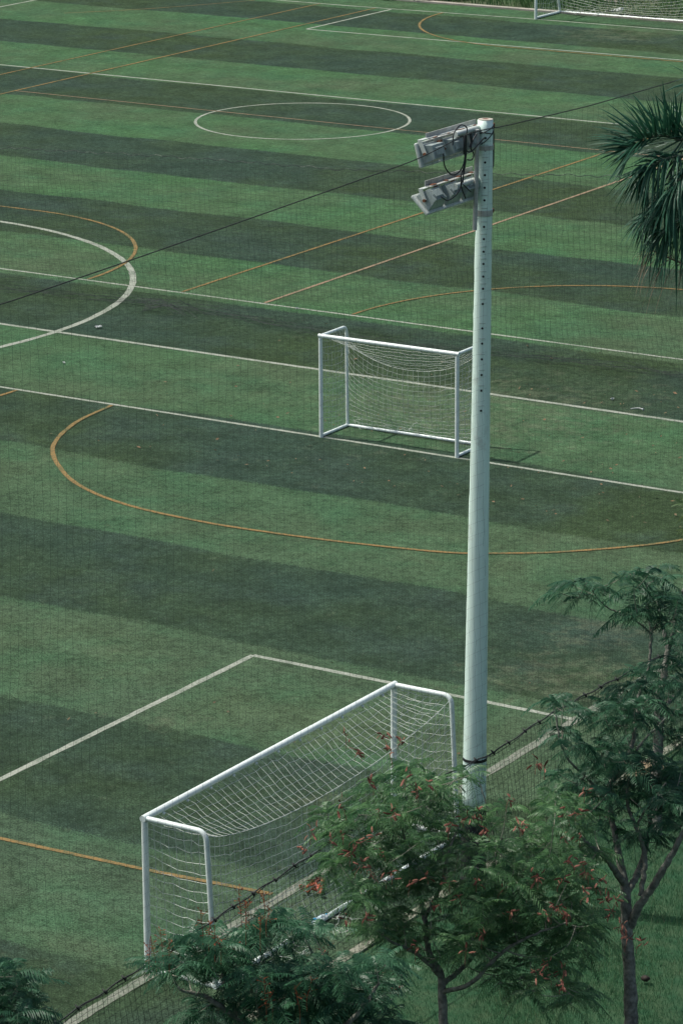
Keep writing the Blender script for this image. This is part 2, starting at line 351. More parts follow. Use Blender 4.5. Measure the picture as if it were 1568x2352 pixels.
def goal(name, label, group, A, B, back, h, depth_top, depth_base, rp, rb, cell, cord, sag, power, tangle=0, round_corner=.12):
    """A, B: left and right post feet; back: unit vector from the goal mouth to the back"""
    A, B, back = (np.array(v, float) for v in (A, B, back)); up = np.array([0, 0, 1.0]); w = B-A; wl = np.linalg.norm(w); wu = w/wl
    root = thing(name, (A+B)/2, label, 'goal', group)
    m = M['frame_white']
    for Pt in (A, B): MB().tube([Pt, Pt+up*(h-rp)], rp, 14).build('post', m, root, True)
    mb = MB().tube([A+up*h-wu*rp, B+up*h+wu*rp], rp, 14)
    for t in np.linspace(.06, .94, int(wl/.5)): mb.box(A+w*t+up*(h-rp*1.05)+back*rp*.9, wu, back, up, .03, .03, .03)
    mb.build('crossbar', m, root, True)
    for Pt in (A, B):
        c = Pt+up*h+back*depth_top; rc = round_corner
        path = [Pt+up*h+back*rp, c-back*rc]
        path += [c-back*rc+back*rc*math.sin(a)-up*rc*(1-math.cos(a)) for a in np.radians((20, 40, 60, 80, 90))]
        MB().tube(path, rb, 10).build('top_bar', m, root, True)
        MB().tube([path[-1], Pt+back*depth_base+up*rb], rb, 10).build('back_post', m, root, True)
        MB().tube([Pt+up*rb+back*rp, Pt+back*depth_base+up*rb], rb, 10).build('base_bar', m, root, True)
    MB().tube([A+back*depth_base+up*rb-wu*rb, B+back*depth_base+up*rb+wu*rb], rb, 10).build('rear_bar', m, root, True)
    # netting: roof from the crossbar to a slack line between the back corners, then down to the rear bar
    nu = int(wl/cell)+1; u = np.linspace(0, 1, nu); drop = sag*(4*u*(1-u))**power
    nr = max(4, int(depth_top/cell*1.15)); nb = int(h/cell*1.02)
    top = A+up*(h-rp*.6); roof = []
    for k in np.linspace(0, 1, nr):
        q = top[None]+w[None]*u[:, None]+back[None]*(depth_top*k*(1-.22*drop/max(sag, .01)))[:, None]-up[None]*(drop*k**1.15+.05*math.sin(math.pi*k))[:, None]
        roof.append(q)
    rr = roof[-1]; rows = []
    low = A[None]+w[None]*u[:, None]+back[None]*(depth_base+.02)+up[None]*.03
    for k in np.linspace(0, 1, nb)[1:]:
        belly = -back[None]*(.10*math.sin(math.pi*k)*(4*u*(1-u))**.5)[:, None]
        hang = up[None]*(-.10*np.sin(math.pi*k)*(4*u*(1-u)))[:, None]
        rows.append(rr*(1-k)+low*k+belly+hang)
    G = np.stack(roof+rows, 0)
    mb = MB(); cords(mb, G, cord, jit=cell*.06)
    mb.tube(rr, cord*1.6, 4, False)
    ns = max(5, int(depth_base/cell)+1); nz = int(h/cell)+1
    for Pt, sg in ((A, 1), (B, -1)):
        g = []
        for kz in np.linspace(0, 1, nz):
            dep = depth_top*kz+depth_base*(1-kz); tt = np.linspace(0.02, .98, ns)
            sagz = .07*np.sin(math.pi*np.clip(tt, 0, 1))*min(1, 3*kz*(1.0-kz)+.15) + .05*tt
            g.append(Pt[None]+back[None]*(tt*dep)[:, None]+up[None]*(h*kz*.985-sagz+.03)[:, None]+wu[None]*sg*(.05*np.sin(math.pi*tt)*math.sin(math.pi*kz))[:, None])
        cords(mb, np.stack(g, 0), cord, jit=cell*.09)
    for k in range(tangle):                                  # slack net heaped along the rear bar
        c = A+w*rng.uniform(.02, .42)+back*(depth_base+rng.uniform(.05, .3)); n = 7
        q = c[None]+np.cumsum(rng.normal(0, .075, (n, 3)), 0); q[:, 2] = np.abs(q[:, 2])*.5+.02
        mb.tube(catmull(q, 4), cord, 3, False)
    mb.build('netting', M['white_cord'], root)
    return root

goal('football_goal', 'large white goal with slack white net, nearest to the trees', 'white football goals', (-23.0, 32.06, 0), (-23.0, 37.85, 0), (1, 0, 0), 2.0, .90, 1.0, .043, .033, .125, .0030, .49, .75, tangle=26)
goal('football_goal', 'small white goal standing alone in the middle of the pitches', 'white football goals', (-34.82, 54.64, 0), (-31.83, 54.68, 0), (0, 1, 0), 2.0, .93, .95, .040, .031, .115, .0027, .62, .55, tangle=6)
goal('football_goal', 'farthest white goal, cut off by the top edge of the photo', 'white football goals', (-58.81, 106.38, 0), (-52.9, 106.43, 0), (0, 1, 0), 2.05, 1.2, 1.75, .052, .045, .16, .0045, .8, .6, tangle=40)

# near ball-stop net hanging from the floodlight pole line
_pb = gp(1085, 2060); PX, PY = float(_pb[0]), float(_pb[1])
LEAN = np.array([RV[0], RV[1], 0])/math.hypot(RV[0], RV[1])*.0110
def heightat(px, py):
    d = ray(px, py); b = np.array([PX, PY, 0]); n_ = np.array([-FV[0], -FV[1], 0]); t = (n_@(b-CAM))/(n_@d); return float((CAM+d*t)[2])
PTOP = heightat(1112, 274); Q = PTOP/9.95
net = thing('ball_stop_net', (PX, PY, 0), 'tall dark ball stop net hanging from ropes along the pole and kerb', 'net')
NX = PX+.20
def ropepts(px, z0, z1):
    P = [onx(x, y, NX) for x, y in px]; return [(P[0][1]-13, z0)]+[(p[1], p[2]) for p in P]+[(P[-1][1]+12, z1)]
RT = ropepts([(0, 700), (300, 597), (620, 485), (960, 365), (1085, 300), (1140, 293), (1350, 243), (1568, 180)], 10.1, 10.3)
RL = ropepts([(110, 2352), (300, 2230), (500, 2098), (700, 1965), (900, 1838), (1040, 1765), (1085, 1745), (1125, 1727), (1250, 1640), (1400, 1560)], 1.4, 1.5)
rt = lambda y: np.interp(y, *zip(*RT)); rl = lambda y: np.interp(y, *zip(*RL))
ys = np.arange(15, 52, .14); kk = np.linspace(0, 1, 66)
G = np.zeros((len(kk), len(ys), 3))
for i, k in enumerate(kk):
    G[i, :, 0] = NX + .05*np.sin(ys*.8+k*3)*math.sin(math.pi*k)
    G[i, :, 1] = ys + .06*np.sin(k*7+ys*.25)
    G[i, :, 2] = rt(ys)*(1-k) + .02*k
G[:, :, :2] += rng.normal(0, .006, G[:, :, :2].shape)
cords(MB(), G, .00085, du=1, rv=.0007).build('upper_netting', M['dark_cord'], net)
ys = np.arange(15, 53, .10); kk = np.linspace(0, 1, 18)
G = np.zeros((len(kk), len(ys), 3))
for i, k in enumerate(kk):
    G[i, :, 0] = NX + .05 + .05*np.sin(ys*2.1+k*2)*k
    G[i, :, 1] = ys + .30*k + .04*np.sin(ys*1.7+k*4)
    G[i, :, 2] = rl(ys)*(1-k)+.01*k - .02*np.abs(np.sin(ys*math.pi/.5))*(1-k)
cords(MB(), G, .0023, jit=.006).build('lower_netting', M['dark_cord'], net)
q = np.arange(15, 53, .12); qz = rt(q); qz = np.convolve(np.pad(qz, 3, 'edge'), np.ones(7)/7, 'valid')
MB().tube(np.stack([np.full_like(q, NX), q, qz], 1), .0065, 6).build('top_rope', M['rope'], net, True)
qz = np.convolve(np.pad(rl(q), 3, 'edge'), np.ones(7)/7, 'valid') + .012*np.sin(q*9)
mb = MB().tube(np.stack([np.full_like(q, NX+.06), q, qz], 1), .009, 6)
for y in np.arange(15.2, 53, .42):
    y += rng.uniform(-.05, .05); z = float(np.interp(y, q, qz)); t = np.linspace(0, 1, 5)
    mb.tube(np.stack([NX+.06+.03*np.sin(t*9), y-.03+.06*t, z+.018*np.cos(t*12)], 1), [.006, .010, .012, .010, .006], 6)
mb.tube(np.stack([np.full_like(q, NX+.075), q+.01, qz-.02+.02*np.sin(q*5.3)], 1), .0045, 5)
mb.build('lower_rope', M['rope'], net, True)

# divider net between the two rows of courts
dv = thing('divider_net', (-42, 62.2, 0), 'fine dark divider net with a wavy top rope lying between two courts', 'net')
xs = np.arange(-66, -21.4, .125)
zt = lambda x: np.interp(x, [-66, -56, -48.2, -43.5, -39, -35.3, -32.4, -28, -21], [3.6, 3.2, 3.27, 3.49, 3.62, 3.87, 4.1, 4.35, 4.9])
kk = np.linspace(0, 1, 32); G = np.zeros((len(kk), len(xs), 3))
for i, k in enumerate(kk):
    G[i, :, 0] = xs + .45*k*k + .07*np.sin(xs*.9+k*5)*k
    G[i, :, 1] = 62.15 + k*k*(.12*np.sin(xs*.55)+.06*np.sin(xs*1.9)) + .06*np.sin(k*9+xs)
    G[i, :, 2] = zt(xs)*(1-k)+.015*k + .03*np.sin(xs*3.1)*(1-k)*(k < .02)
cords(MB(), G, .0017, jit=.010).build('netting', M['dark_cord'], dv)
q = np.arange(-66, -21.4, .06)
MB().tube(np.stack([q, np.full_like(q, 62.15), zt(q)+.018*np.sin(q*14)+.012*np.sin(q*5)], 1), .0065, 5).build('top_rope', M['pale_rope'], dv, True)
mb = MB()
for k in range(7):
    a = rng.uniform(0, 7); q = np.arange(-60, -22, .22)
    mb.tube(np.stack([q, 62.1+.32*np.sin(q*.55+a*.15)+.1*np.sin(q*1.9+a)+rng.normal(0, .05, len(q))+.05*(k-3)*1.3, .03+.05*np.abs(np.sin(q*1.3+a))+rng.uniform(0, .04, len(q))], 1), .0035, 3, False)
for k in range(13):
    b0 = gp(325+rng.uniform(-8, 14), 708+rng.uniform(-4, 12)); t = np.linspace(0, 1, 7)[:, None]
    e0 = gp(430+rng.uniform(-40, 40), 728+rng.uniform(-10, 12))
    mb.tube(b0*(1-t)+e0*t+np.array([0, 0, 1])*(.18*np.sin(t*math.pi*.8)+.22*(1-t)*(k % 2))+rng.normal(0, .03, (7, 3)), .005, 3, False)
mb.build('gathered_hem', M['dark_cord'], dv)

# ------------------------------------------------------------------ floodlight pole
PB = np.array([PX, PY, 0.0])
pole = thing('floodlight_pole', PB, 'tall tapered pale mint floodlight pole with a black foot', 'floodlight pole')
prad = lambda z: .160 - .0067*z
def ring(z, r, n=8, a0=math.pi/8+.35): 
    a = np.arange(n)*2*math.pi/n+a0; return np.stack([PX+LEAN[0]*z+r*np.cos(a), PY+LEAN[1]*z+r*np.sin(a), np.full(n, z)], 1)
def loft(rings, caps=True):
    n = len(rings[0]); mb = MB(); V = np.vstack(rings); m = len(rings)
    F = [(i*n+j, i*n+(j+1) % n, (i+1)*n+(j+1) % n, (i+1)*n+j) for i in range(m-1) for j in range(n)]
    mb.add(V, F)
    if caps: mb.f.append([list(range(n-1, -1, -1)), [(m-1)*n+j for j in range(n)]])
    return mb
NS = 24
wob = rng.normal(0, .0010, (60, NS))
ZF = heightat(1090, 1852)
zz = np.linspace(ZF, PTOP, 60)
def oct_r(z, j):                      # rounded octagon section
    a = (j*2*math.pi/NS); base = prad(z); return base*(1.0 if j % 3 == 0 else .988)
SEAM = math.atan2(-RV[1], -RV[0])+.12
seamr = np.clip(np.cumsum(rng.normal(0, .0035, 60)), -.004, .007); seamr[40:] = np.where(rng.random(20) < .5, .007, -.003)
rings = []
for i, z in enumerate(zz):
    a = np.arange(NS)*2*math.pi/NS+.35; r = np.array([oct_r(z, j) for j in range(NS)])+wob[i]
    for j in range(NS):
        dlt = (a[j]-SEAM+math.pi) % (2*math.pi)-math.pi
        if abs(dlt) < .22: r[j] += seamr[i]*(1-abs(dlt)/.3)
    rings.append(np.stack([PX+LEAN[0]*z+r*np.cos(a), PY+LEAN[1]*z+r*np.sin(a), np.full(NS, z)], 1))
shaft = loft(rings).build('shaft', M['pole'], pole, True)
loft([ring(z, prad(z)*1.015+.006, NS, .35) for z in np.linspace(-.05, ZF-.005, 6)]).build('foot', M['black_paint'], pole)
a = np.arange(24)*2*math.pi/24
def circ(r, z): return np.stack([PX+LEAN[0]*z+r*np.cos(a), PY+LEAN[1]*z+r*np.sin(a), np.full(24, z)], 1)
loft([circ(prad(PTOP)*.97, PTOP+.002), circ(prad(PTOP)*.97, PTOP+.008), circ(.045, PTOP+.012), circ(.040, PTOP+.008), circ(.001, PTOP+.007)], False).build('end_face', M['pole_top'], pole)
a = np.arange(24)*2*math.pi/24
loft([circ(.036, PTOP+.0105), circ(.001, PTOP+.0105)], False).build('bore', M['rust'], pole)
# step holes on the face towards the trees
vdir = np.array([-FV[0], -FV[1], 0]); vdir /= np.linalg.norm(vdir)
va = math.atan2(vdir[1], vdir[0])-.02
side = np.array([-math.sin(va), math.cos(va), 0]); vdir = np.array([math.cos(va), math.sin(va), 0])
holes = [317, 345, 373, 402, 431, 460, 490, 521, 549, 578, 606, 635, 663, 698, 754, 789, 825, 861, 897, 943]
for py in holes:
    mb = MB(); seam = MB()
    d = ray(1111-(py-317)*.0145, py); t = (vdir@(PB+vdir*.11-CAM))/(vdir@d); z = (CAM+d*t)[2]
    c = PB+np.array([0, 0, z])+LEAN*z+vdir*(prad(z)*.99)
    mb.tube([c-vdir*.02, c+vdir*.0035], .0145, 10)
    seam.box(c+vdir*.001+side*.0+np.array([0, 0, .062]), side, vdir, (0, 0, 1), .075, .006, .004)
    mb.build('step_hole', M['black_paint'], pole); seam.build('form_mark', M['lamp_grey'], pole)

BX, BY = PX, PY
def band(z, h, mat, name, extra=.004):
    loft([ring(z-h/2, prad(z)+extra, NS, .35), ring(z-h/2, prad(z)+extra+.004, NS, .35), ring(z+h/2, prad(z)+extra+.004, NS, .35), ring(z+h/2, prad(z)+extra, NS, .35)]).build(name, mat, pole)
band(9.62*Q, .055, M['steel'], 'clamp_band'); band(8.83*Q, .07, M['steel'], 'clamp_band')
band(heightat(1094, 1742), .035, M['cable'], 'strap')
PX, PY = PX+LEAN[0]*9.4, PY+LEAN[1]*9.4; PB = np.array([PX, PY, 0.0])      # axis of the leaning head
for z, sl in ((9.84*Q, .05), (9.80*Q, -.02), (9.74*Q, .09)):     # wire turns under the top
    t = np.linspace(0, 2*math.pi, 25); r = prad(z)+.008
    MB().tube(np.stack([PX+r*np.cos(t), PY+r*np.sin(t), z+sl*np.sin(t+.6)], 1), .006, 6).build('wire_turn', M['cable'], pole, True)
for z in (9.62*Q, 8.83*Q): MB().box(PB+np.array([.02, prad(z)+.03, z]), (1,0,0), (0,1,0), (0,0,1), .05, .07, .05).build('clamp_bolt', M['rust'], pole, bevel=.006)
MB().box(PB+np.array([.02, .14, 9.86*Q]), (1,0,0), (0,1,0), (0,0,1), .05, .06, .06).build('clamp_bolt', M['rust'], pole, bevel=.006)
# tail of rope hanging at the right of the head
MB().tube(catmull([(PX+.03, PY+.15, 9.82*Q), (PX+.03, PY+.16, 9.70*Q), (PX+.04, PY+.13, 9.55*Q), (PX+.03, PY+.155, 9.62*Q), (PX+.04, PY+.14, 9.42*Q), (PX+.05, PY+.10, 9.36*Q)], 6), .012, 6).build('rope_tail', M['rope'], pole, True)
# bracket: upright and two arms
X_, Y_, Z_ = np.array([1., 0, 0]), np.array([0, 1., 0]), np.array([0, 0, 1.])
MB().tube([(PX+.0, PY-.19, 9.86*Q), (PX+.0, PY-.20, 9.3*Q), (PX+.02, PY-.27, 8.66*Q)], .028, 10).build('bracket_upright', M['steel'], pole, True)
for z in (9.86*Q, 9.24*Q): MB().tube([(PX-.05, PY-.02, z), (PX-.05, PY-.62, z)], .034, 12).build('bracket_arm', M['lamp_bezel'], pole, True)
def lamp_bar(z, y0, y1):
    mb = MB(); c = np.array([PX-.20, PY+(y0+y1)/2, z]); ln = y1-y0
    mb.box(c, X_, Y_, Z_, .008, ln, .06); mb.box(c+np.array([.042, 0, -.0335]), X_, Y_, Z_, .076, ln, .008)
    mb.build('lamp_bar', M['steel'], pole)
    for t in np.linspace(.1, .9, 4): MB().box((PX-.155, PY+y0+ln*t, z-.024), X_, Y_, Z_, .05, .03+.08*rng.random(), .006).build('rust_scale', M['rust'], pole)
lamp_bar(9.895*Q, -1.06, .12); lamp_bar(9.335*Q, -1.08, .05)
def lamp(y, z, tilt, label, w=.42, h=.30):
    t = math.radians(tilt); n = np.array([-math.cos(t), 0, -math.sin(t)]); e = np.array([-math.sin(t), 0, math.cos(t)])
    c = np.array([PX-.16, PY+y, z])
    body = MB(); body.frustum(c-n*.0, Y_, e, -n, (w*.80, h*.78), (w*.62, h*.56), .15)
    body.frustum(c-n*.15, Y_, e, -n, (w*.40, h*.36), (w*.34, h*.30), .02)
    for k in range(5): body.box(c-n*.155+e*h*(.05*k-.22), n, Y_, e, .012, w*.5, .006)
    o = body.build('floodlight', M['lamp_grey'], pole, bevel=.012); o['label'] = label
    fr = MB(); fr.box(c+n*.025, n, Y_, e, .045, w, h); fr.build('bezel', M['lamp_bezel'], o, bevel=.014)
    gl = MB(); gl.box(c+n*.050, n, Y_, e, .006, w*.86, h*.84); gl.build('glass', M['lamp_glass'], o)
    yk = MB(); top = c+np.array([-.02, 0, h*.56])
    for s in (-1, 1):
        p0 = c-n*.06+Y_*s*(w*.43); p1 = np.array([c[0]-.02, p0[1], c[2]+h*.58]); d = p1-p0; ln = np.linalg.norm(d); d /= ln
        yk.box((p0+p1)/2, np.cross(d, Y_), Y_, d, .055, .007, ln)
    yk.box(top+np.array([0, 0, h*.02]), X_, Y_, Z_, .055, w*.86, .007)
    yk.build('yoke', M['lamp_bezel'], o)
    for s in (-1, 1): MB().tube([c-n*.06+Y_*s*(w*.43-.01), c-n*.06+Y_*s*(w*.43+.022)], .02, 8).build('bolt', M['rust'], o)
    MB().box(c-n*.10+e*h*.30+Y_*w*.33, n, Y_, e, .05, .05, .05).build('cable_gland', M['rust'], o)
for k, y in enumerate((-1.06, -.61, -.18)): lamp(y, 9.70*Q, 15, ('upper outer floodlight tilted slightly down', 'upper middle floodlight tilted slightly down', 'upper inner floodlight beside the pole')[k])
for k, y in enumerate((-1.04, -.64, -.24)): lamp(y, 9.12*Q, 46, ('lower outer floodlight tilted steeply down', 'lower middle floodlight tilted steeply down', 'lower inner floodlight beside the pole')[k])
def zc(x, y): return nat(1500+x/2.613, 400+y/2.613)
cabs = [[(810,470),(825,340),(895,258),(958,290),(945,400),(935,520),(945,650),(905,760),(900,900),(945,1025)],
        [(712,555),(728,690),(795,776),(870,755),(925,660),(945,520)],
        [(690,1010),(760,1046),(845,990),(895,900),(930,740),(950,560)],
        [(1140,392),(1060,480),(1010,530),(965,535),(935,470),(940,380)],
        [(1060,350),(1020,420),(1000,500),(1030,560),(1010,620),(965,622)],
        [(920,880),(960,920),(998,955)], [(1005,330),(1012,420),(1000,500)], [(990,335),(1000,430),(985,490)], [(940,360),(930,460),(938,600),(925,720),(918,860)]]
for c in cabs:
    p = [onx(*zc(*q), PX+.06) for q in c]; MB().tube(catmull(p, 6), .0085, 6).build('cable', M['cable'], pole, True)
MB().tube([onx(*zc(940, 370), PX+.05), onx(*zc(938, 560), PX+.05)], .022, 8).build('cable_joint', M['cable'], pole, True)

# ------------------------------------------------------------------ feathery trees
def leaves(mb, base, dirs, Ls, pairs, plen, pw, droop, var):
    """base, dirs (n,3): compound leaves made of rows of narrow leaflet sprays"""
    n = len(base); up = np.array([0, 0, 1.0])
    d = dirs/np.linalg.norm(dirs, axis=1)[:, None]
    s = np.cross(d, up); s /= np.linalg.norm(s, axis=1)[:, None]+1e-9
    roll = rng.normal(0, .35, n); nn = np.cross(s, d); s = s*np.cos(roll)[:, None]+nn*np.sin(roll)[:, None]
    t = np.linspace(.16, 1, pairs); bend = rng.normal(0, .12, n)
    R = base[:, None]+d[:, None]*(Ls[:, None]*t)[..., None]+s[:, None]*((bend*Ls)[:, None]*t**2)[..., None]-up*((droop*Ls)[:, None]*t**2.0)[..., None]
    tan = d[:, None]*np.ones((1, pairs, 1)) - up*((2*droop)[:, None]*t)[..., None]; tan /= np.linalg.norm(tan, axis=2)[..., None]
    prof = np.sin(math.pi*(.12+.80*t))**.7*plen; V = []
    for sg in (-1, 1):
        jit = rng.normal(0, .12, (n, pairs, 3))
        q = s[:, None]*sg*.88+tan*.42-up*.05+jit; q /= np.linalg.norm(q, axis=2)[..., None]
        wv = np.cross(q, np.cross(s, d)[:, None]); wv /= np.linalg.norm(wv, axis=2)[..., None]+1e-9
        ln = (prof[None]*(Ls/Ls.mean())[:, None])[..., None]*rng.uniform(.75, 1.1, (n, pairs, 1))
        p1 = R+q*ln*.5-up*ln*.10; p2 = R+q*ln-up*ln*.38; w = pw
        V.append(np.stack([R-wv*w*.3, R+wv*w*.3, p1-wv*w*.5, p1+wv*w*.5, p2-wv*w*.16, p2+wv*w*.16], 2))
    V = np.stack(V, 2); m = n*pairs*2
    V = V.reshape(m, 6, 3); o = np.arange(m)*6
    F = np.concatenate([np.stack([o, o+1, o+3, o+2], 1), np.stack([o+2, o+3, o+5, o+4], 1)])
    vv = np.repeat(np.clip(var[:, None]+rng.normal(0, .1, (n, pairs*2)), 0, 1).reshape(-1), 6)
    mb.add(V.reshape(-1, 3), F, vv)
    Rr = np.concatenate([base[:, None], R[:, ::max(1, pairs//4)]], 1)          # midribs
    for k in range(n):
        mb.tube(Rr[k], .003, 3, False)

def tree(name, label, group, base_px, limbs, blobs, drange, leafmat, L0, pairs, plen, pw, nleaf, droop, name_tw='branches', spread=(-.15, .75), bias=0.0):
    base = gp(*base_px); d0 = (base-CAM)@FV
    root = thing(name, base, label, 'tree', group)
    tm = MB(); samp = []
    for pl in limbs:
        P = []; Rr = []
        for (px, py, dd, r) in pl:
            P.append(base.copy() if (px, py) == base_px else at(px, py, d0+dd)); Rr.append(r)
        P = np.array(P)
        if tuple(pl[0][:2]) == base_px: P = np.vstack([P[0]-[0, 0, .15], P]); Rr = [Rr[0]*1.25]+Rr
        C = catmull(P, 7); rr = np.interp(np.linspace(0, len(P)-1, len(C)), range(len(P)), Rr)
        rr = rr*(1+rng.normal(0, .035, len(C)))
        tm.tube(C+rng.normal(0, .004, C.shape), rr, 10)
        for c, r in zip(C[len(C)//3 if tuple(pl[0][:2]) == base_px else 1:], rr[len(C)//3 if tuple(pl[0][:2]) == base_px else 1:]): samp.append((c, r))
    tm.build('trunk', M['bark'], root, True)
    sp = np.array([s[0] for s in samp]); sr = np.array([s[1] for s in samp])
    ros = []
    for (cx, cy, rx, ry, n) in blobs:
        for k in range(n):
            while True:
                a = rng.uniform(-1, 1, 3)
                if a@a < 1: break
            ros.append(at(cx+a[0]*rx, cy+a[1]*ry, d0+bias+a[2]*drange))
    ros = np.array(ros); mn = np.array([np.min(np.linalg.norm(sp-r, axis=1)) for r in ros]); ros = ros[np.argsort(mn)]
    tw = MB(); B = []; D = []
    for r in ros:
        dv_ = np.linalg.norm(sp-r, axis=1)+.8*np.maximum(0, sp[:, 2]-r[2]); i = int(np.argmin(dv_)); p = sp[i]
        ln = np.linalg.norm(r-p); ctrl = p*.45+r*.55+np.array([0, 0, -.12*ln])+rng.normal(0, .06*ln, 3)
        t = np.linspace(0, 1, 6)[:, None]; C = p*(1-t)**2+2*ctrl*t*(1-t)+r*t*t
        r0 = min(sr[i]*.7, .006+.010*ln); rad = np.linspace(max(r0, .005), .004, 6)
        tw.tube(C, rad, 5, False)
        sp = np.vstack([sp, C[2:5]]); sr = np.concatenate([sr, rad[2:5]])
        n = rng.integers(nleaf[0], nleaf[1]+1); a0 = rng.uniform(0, 7); td = (r-ctrl)/np.linalg.norm(r-ctrl)
        for k in range(n):
            az = a0+k*2*math.pi/n+rng.normal(0, .25); el = rng.uniform(*spread)
            d = np.array([math.cos(az)*math.cos(el), math.sin(az)*math.cos(el), math.sin(el)])+td*.45
            B.append(C[-1]+(C[-2]-C[-1])*rng.random()*.8); D.append(d)
    tw.build(name_tw, M['twig'], root, True)
    B = np.array(B); D = np.array(D); n = len(B); mb = MB()
    rv = np.clip(rng.normal(.45, .25, n), 0, 1)
    leaves(mb, B, D, L0*rng.uniform(.5, 1.3, n), pairs, plen, pw, rng.uniform(*droop, n), rv)
    mb.build('crown', leafmat, root)
    return root, d0, ros

TG = 'feathery leaved trees on the lawn'
T1, d1, ros1 = tree('feathery_tree', 'feathery tree full of reddish dry pods, in front of the pole foot', TG, (1030, 2500),
    [[(1030, 2500, 0, 0.0612), (1018, 2352, 0, 0.0540), (1012, 2245, .0, 0.0446), (985, 2190, .1, 0.0360), (975, 2110, .15, 0.0288), (960, 2050, .2, 0.0216), (935, 1960, .25, 0.0158), (915, 1850, .2, 0.0086)],
     [(1012, 2245, 0, 0.0324), (985, 2215, -.2, 0.0259), (945, 2185, -.4, 0.0216), (900, 2165, -.6, 0.0144), (850, 2130, -.7, 0.0086)],
     [(1014, 2262, 0, 0.0324), (1060, 2225, .3, 0.0288), (1110, 2170, .6, 0.0230), (1180, 2120, .8, 0.0173), (1260, 2080, .9, 0.0101)],
     [(1016, 2280, 0, 0.0302), (1080, 2260, -.3, 0.0259), (1150, 2190, -.5, 0.0216), (1220, 2150, -.7, 0.0144), (1300, 2120, -.8, 0.0086)],
     [(975, 2110, .15, 0.0245), (1010, 2040, 0, 0.0202), (1030, 1960, -.1, 0.0158), (1060, 1880, 0, 0.0101)],
     [(960, 2050, .2, 0.0173), (900, 1990, .4, 0.0144), (830, 1930, .5, 0.0086)],
     [(1110, 2170, .6, 0.0187), (1120, 2060, .7, 0.0158), (1140, 1960, .6, 0.0120), (1118, 1860, .5, 0.0072), (1100, 1790, .5, 0.005)]],
    [(920, 1800, 118, 47, 17), (975, 1845, 95, 60, 17), (760, 1905, 50, 45, 5), (785, 1985, 60, 60, 8), (850, 1890, 123, 73, 19), (985, 1930, 168, 90, 32), (1120, 1985, 115, 70, 21), (1235, 1895, 90, 85, 13),
     (1190, 2050, 134, 84, 21), (880, 2000, 134, 78, 21), (1060, 2080, 179, 78, 25), (845, 2065, 50, 50, 6), (1260, 2110, 101, 67, 13), (930, 2140, 67, 45, 6),
     (1230, 2240, 90, 67, 18), (1180, 2150, 123, 56, 15), (1290, 2170, 67, 67, 11), (1100, 2150, 78, 45, 9), (1290, 1860, 78, 56, 10), (1330, 1950, 67, 67, 9), (1230, 1980, 90, 67, 10), (1320, 2060, 67, 56, 6), (890, 2125, 90, 45, 9), (1010, 2180, 78, 39, 6), (1325, 2270, 36, 50, 6), (1120, 2180, 90, 45, 6), (1330, 2150, 45, 45, 4), (1100, 1775, 36, 20, 2)],
    1.35, M['leaf_fine'], .31, 13, .072, .0105, (7, 10), (.3, .85), bias=-.25)
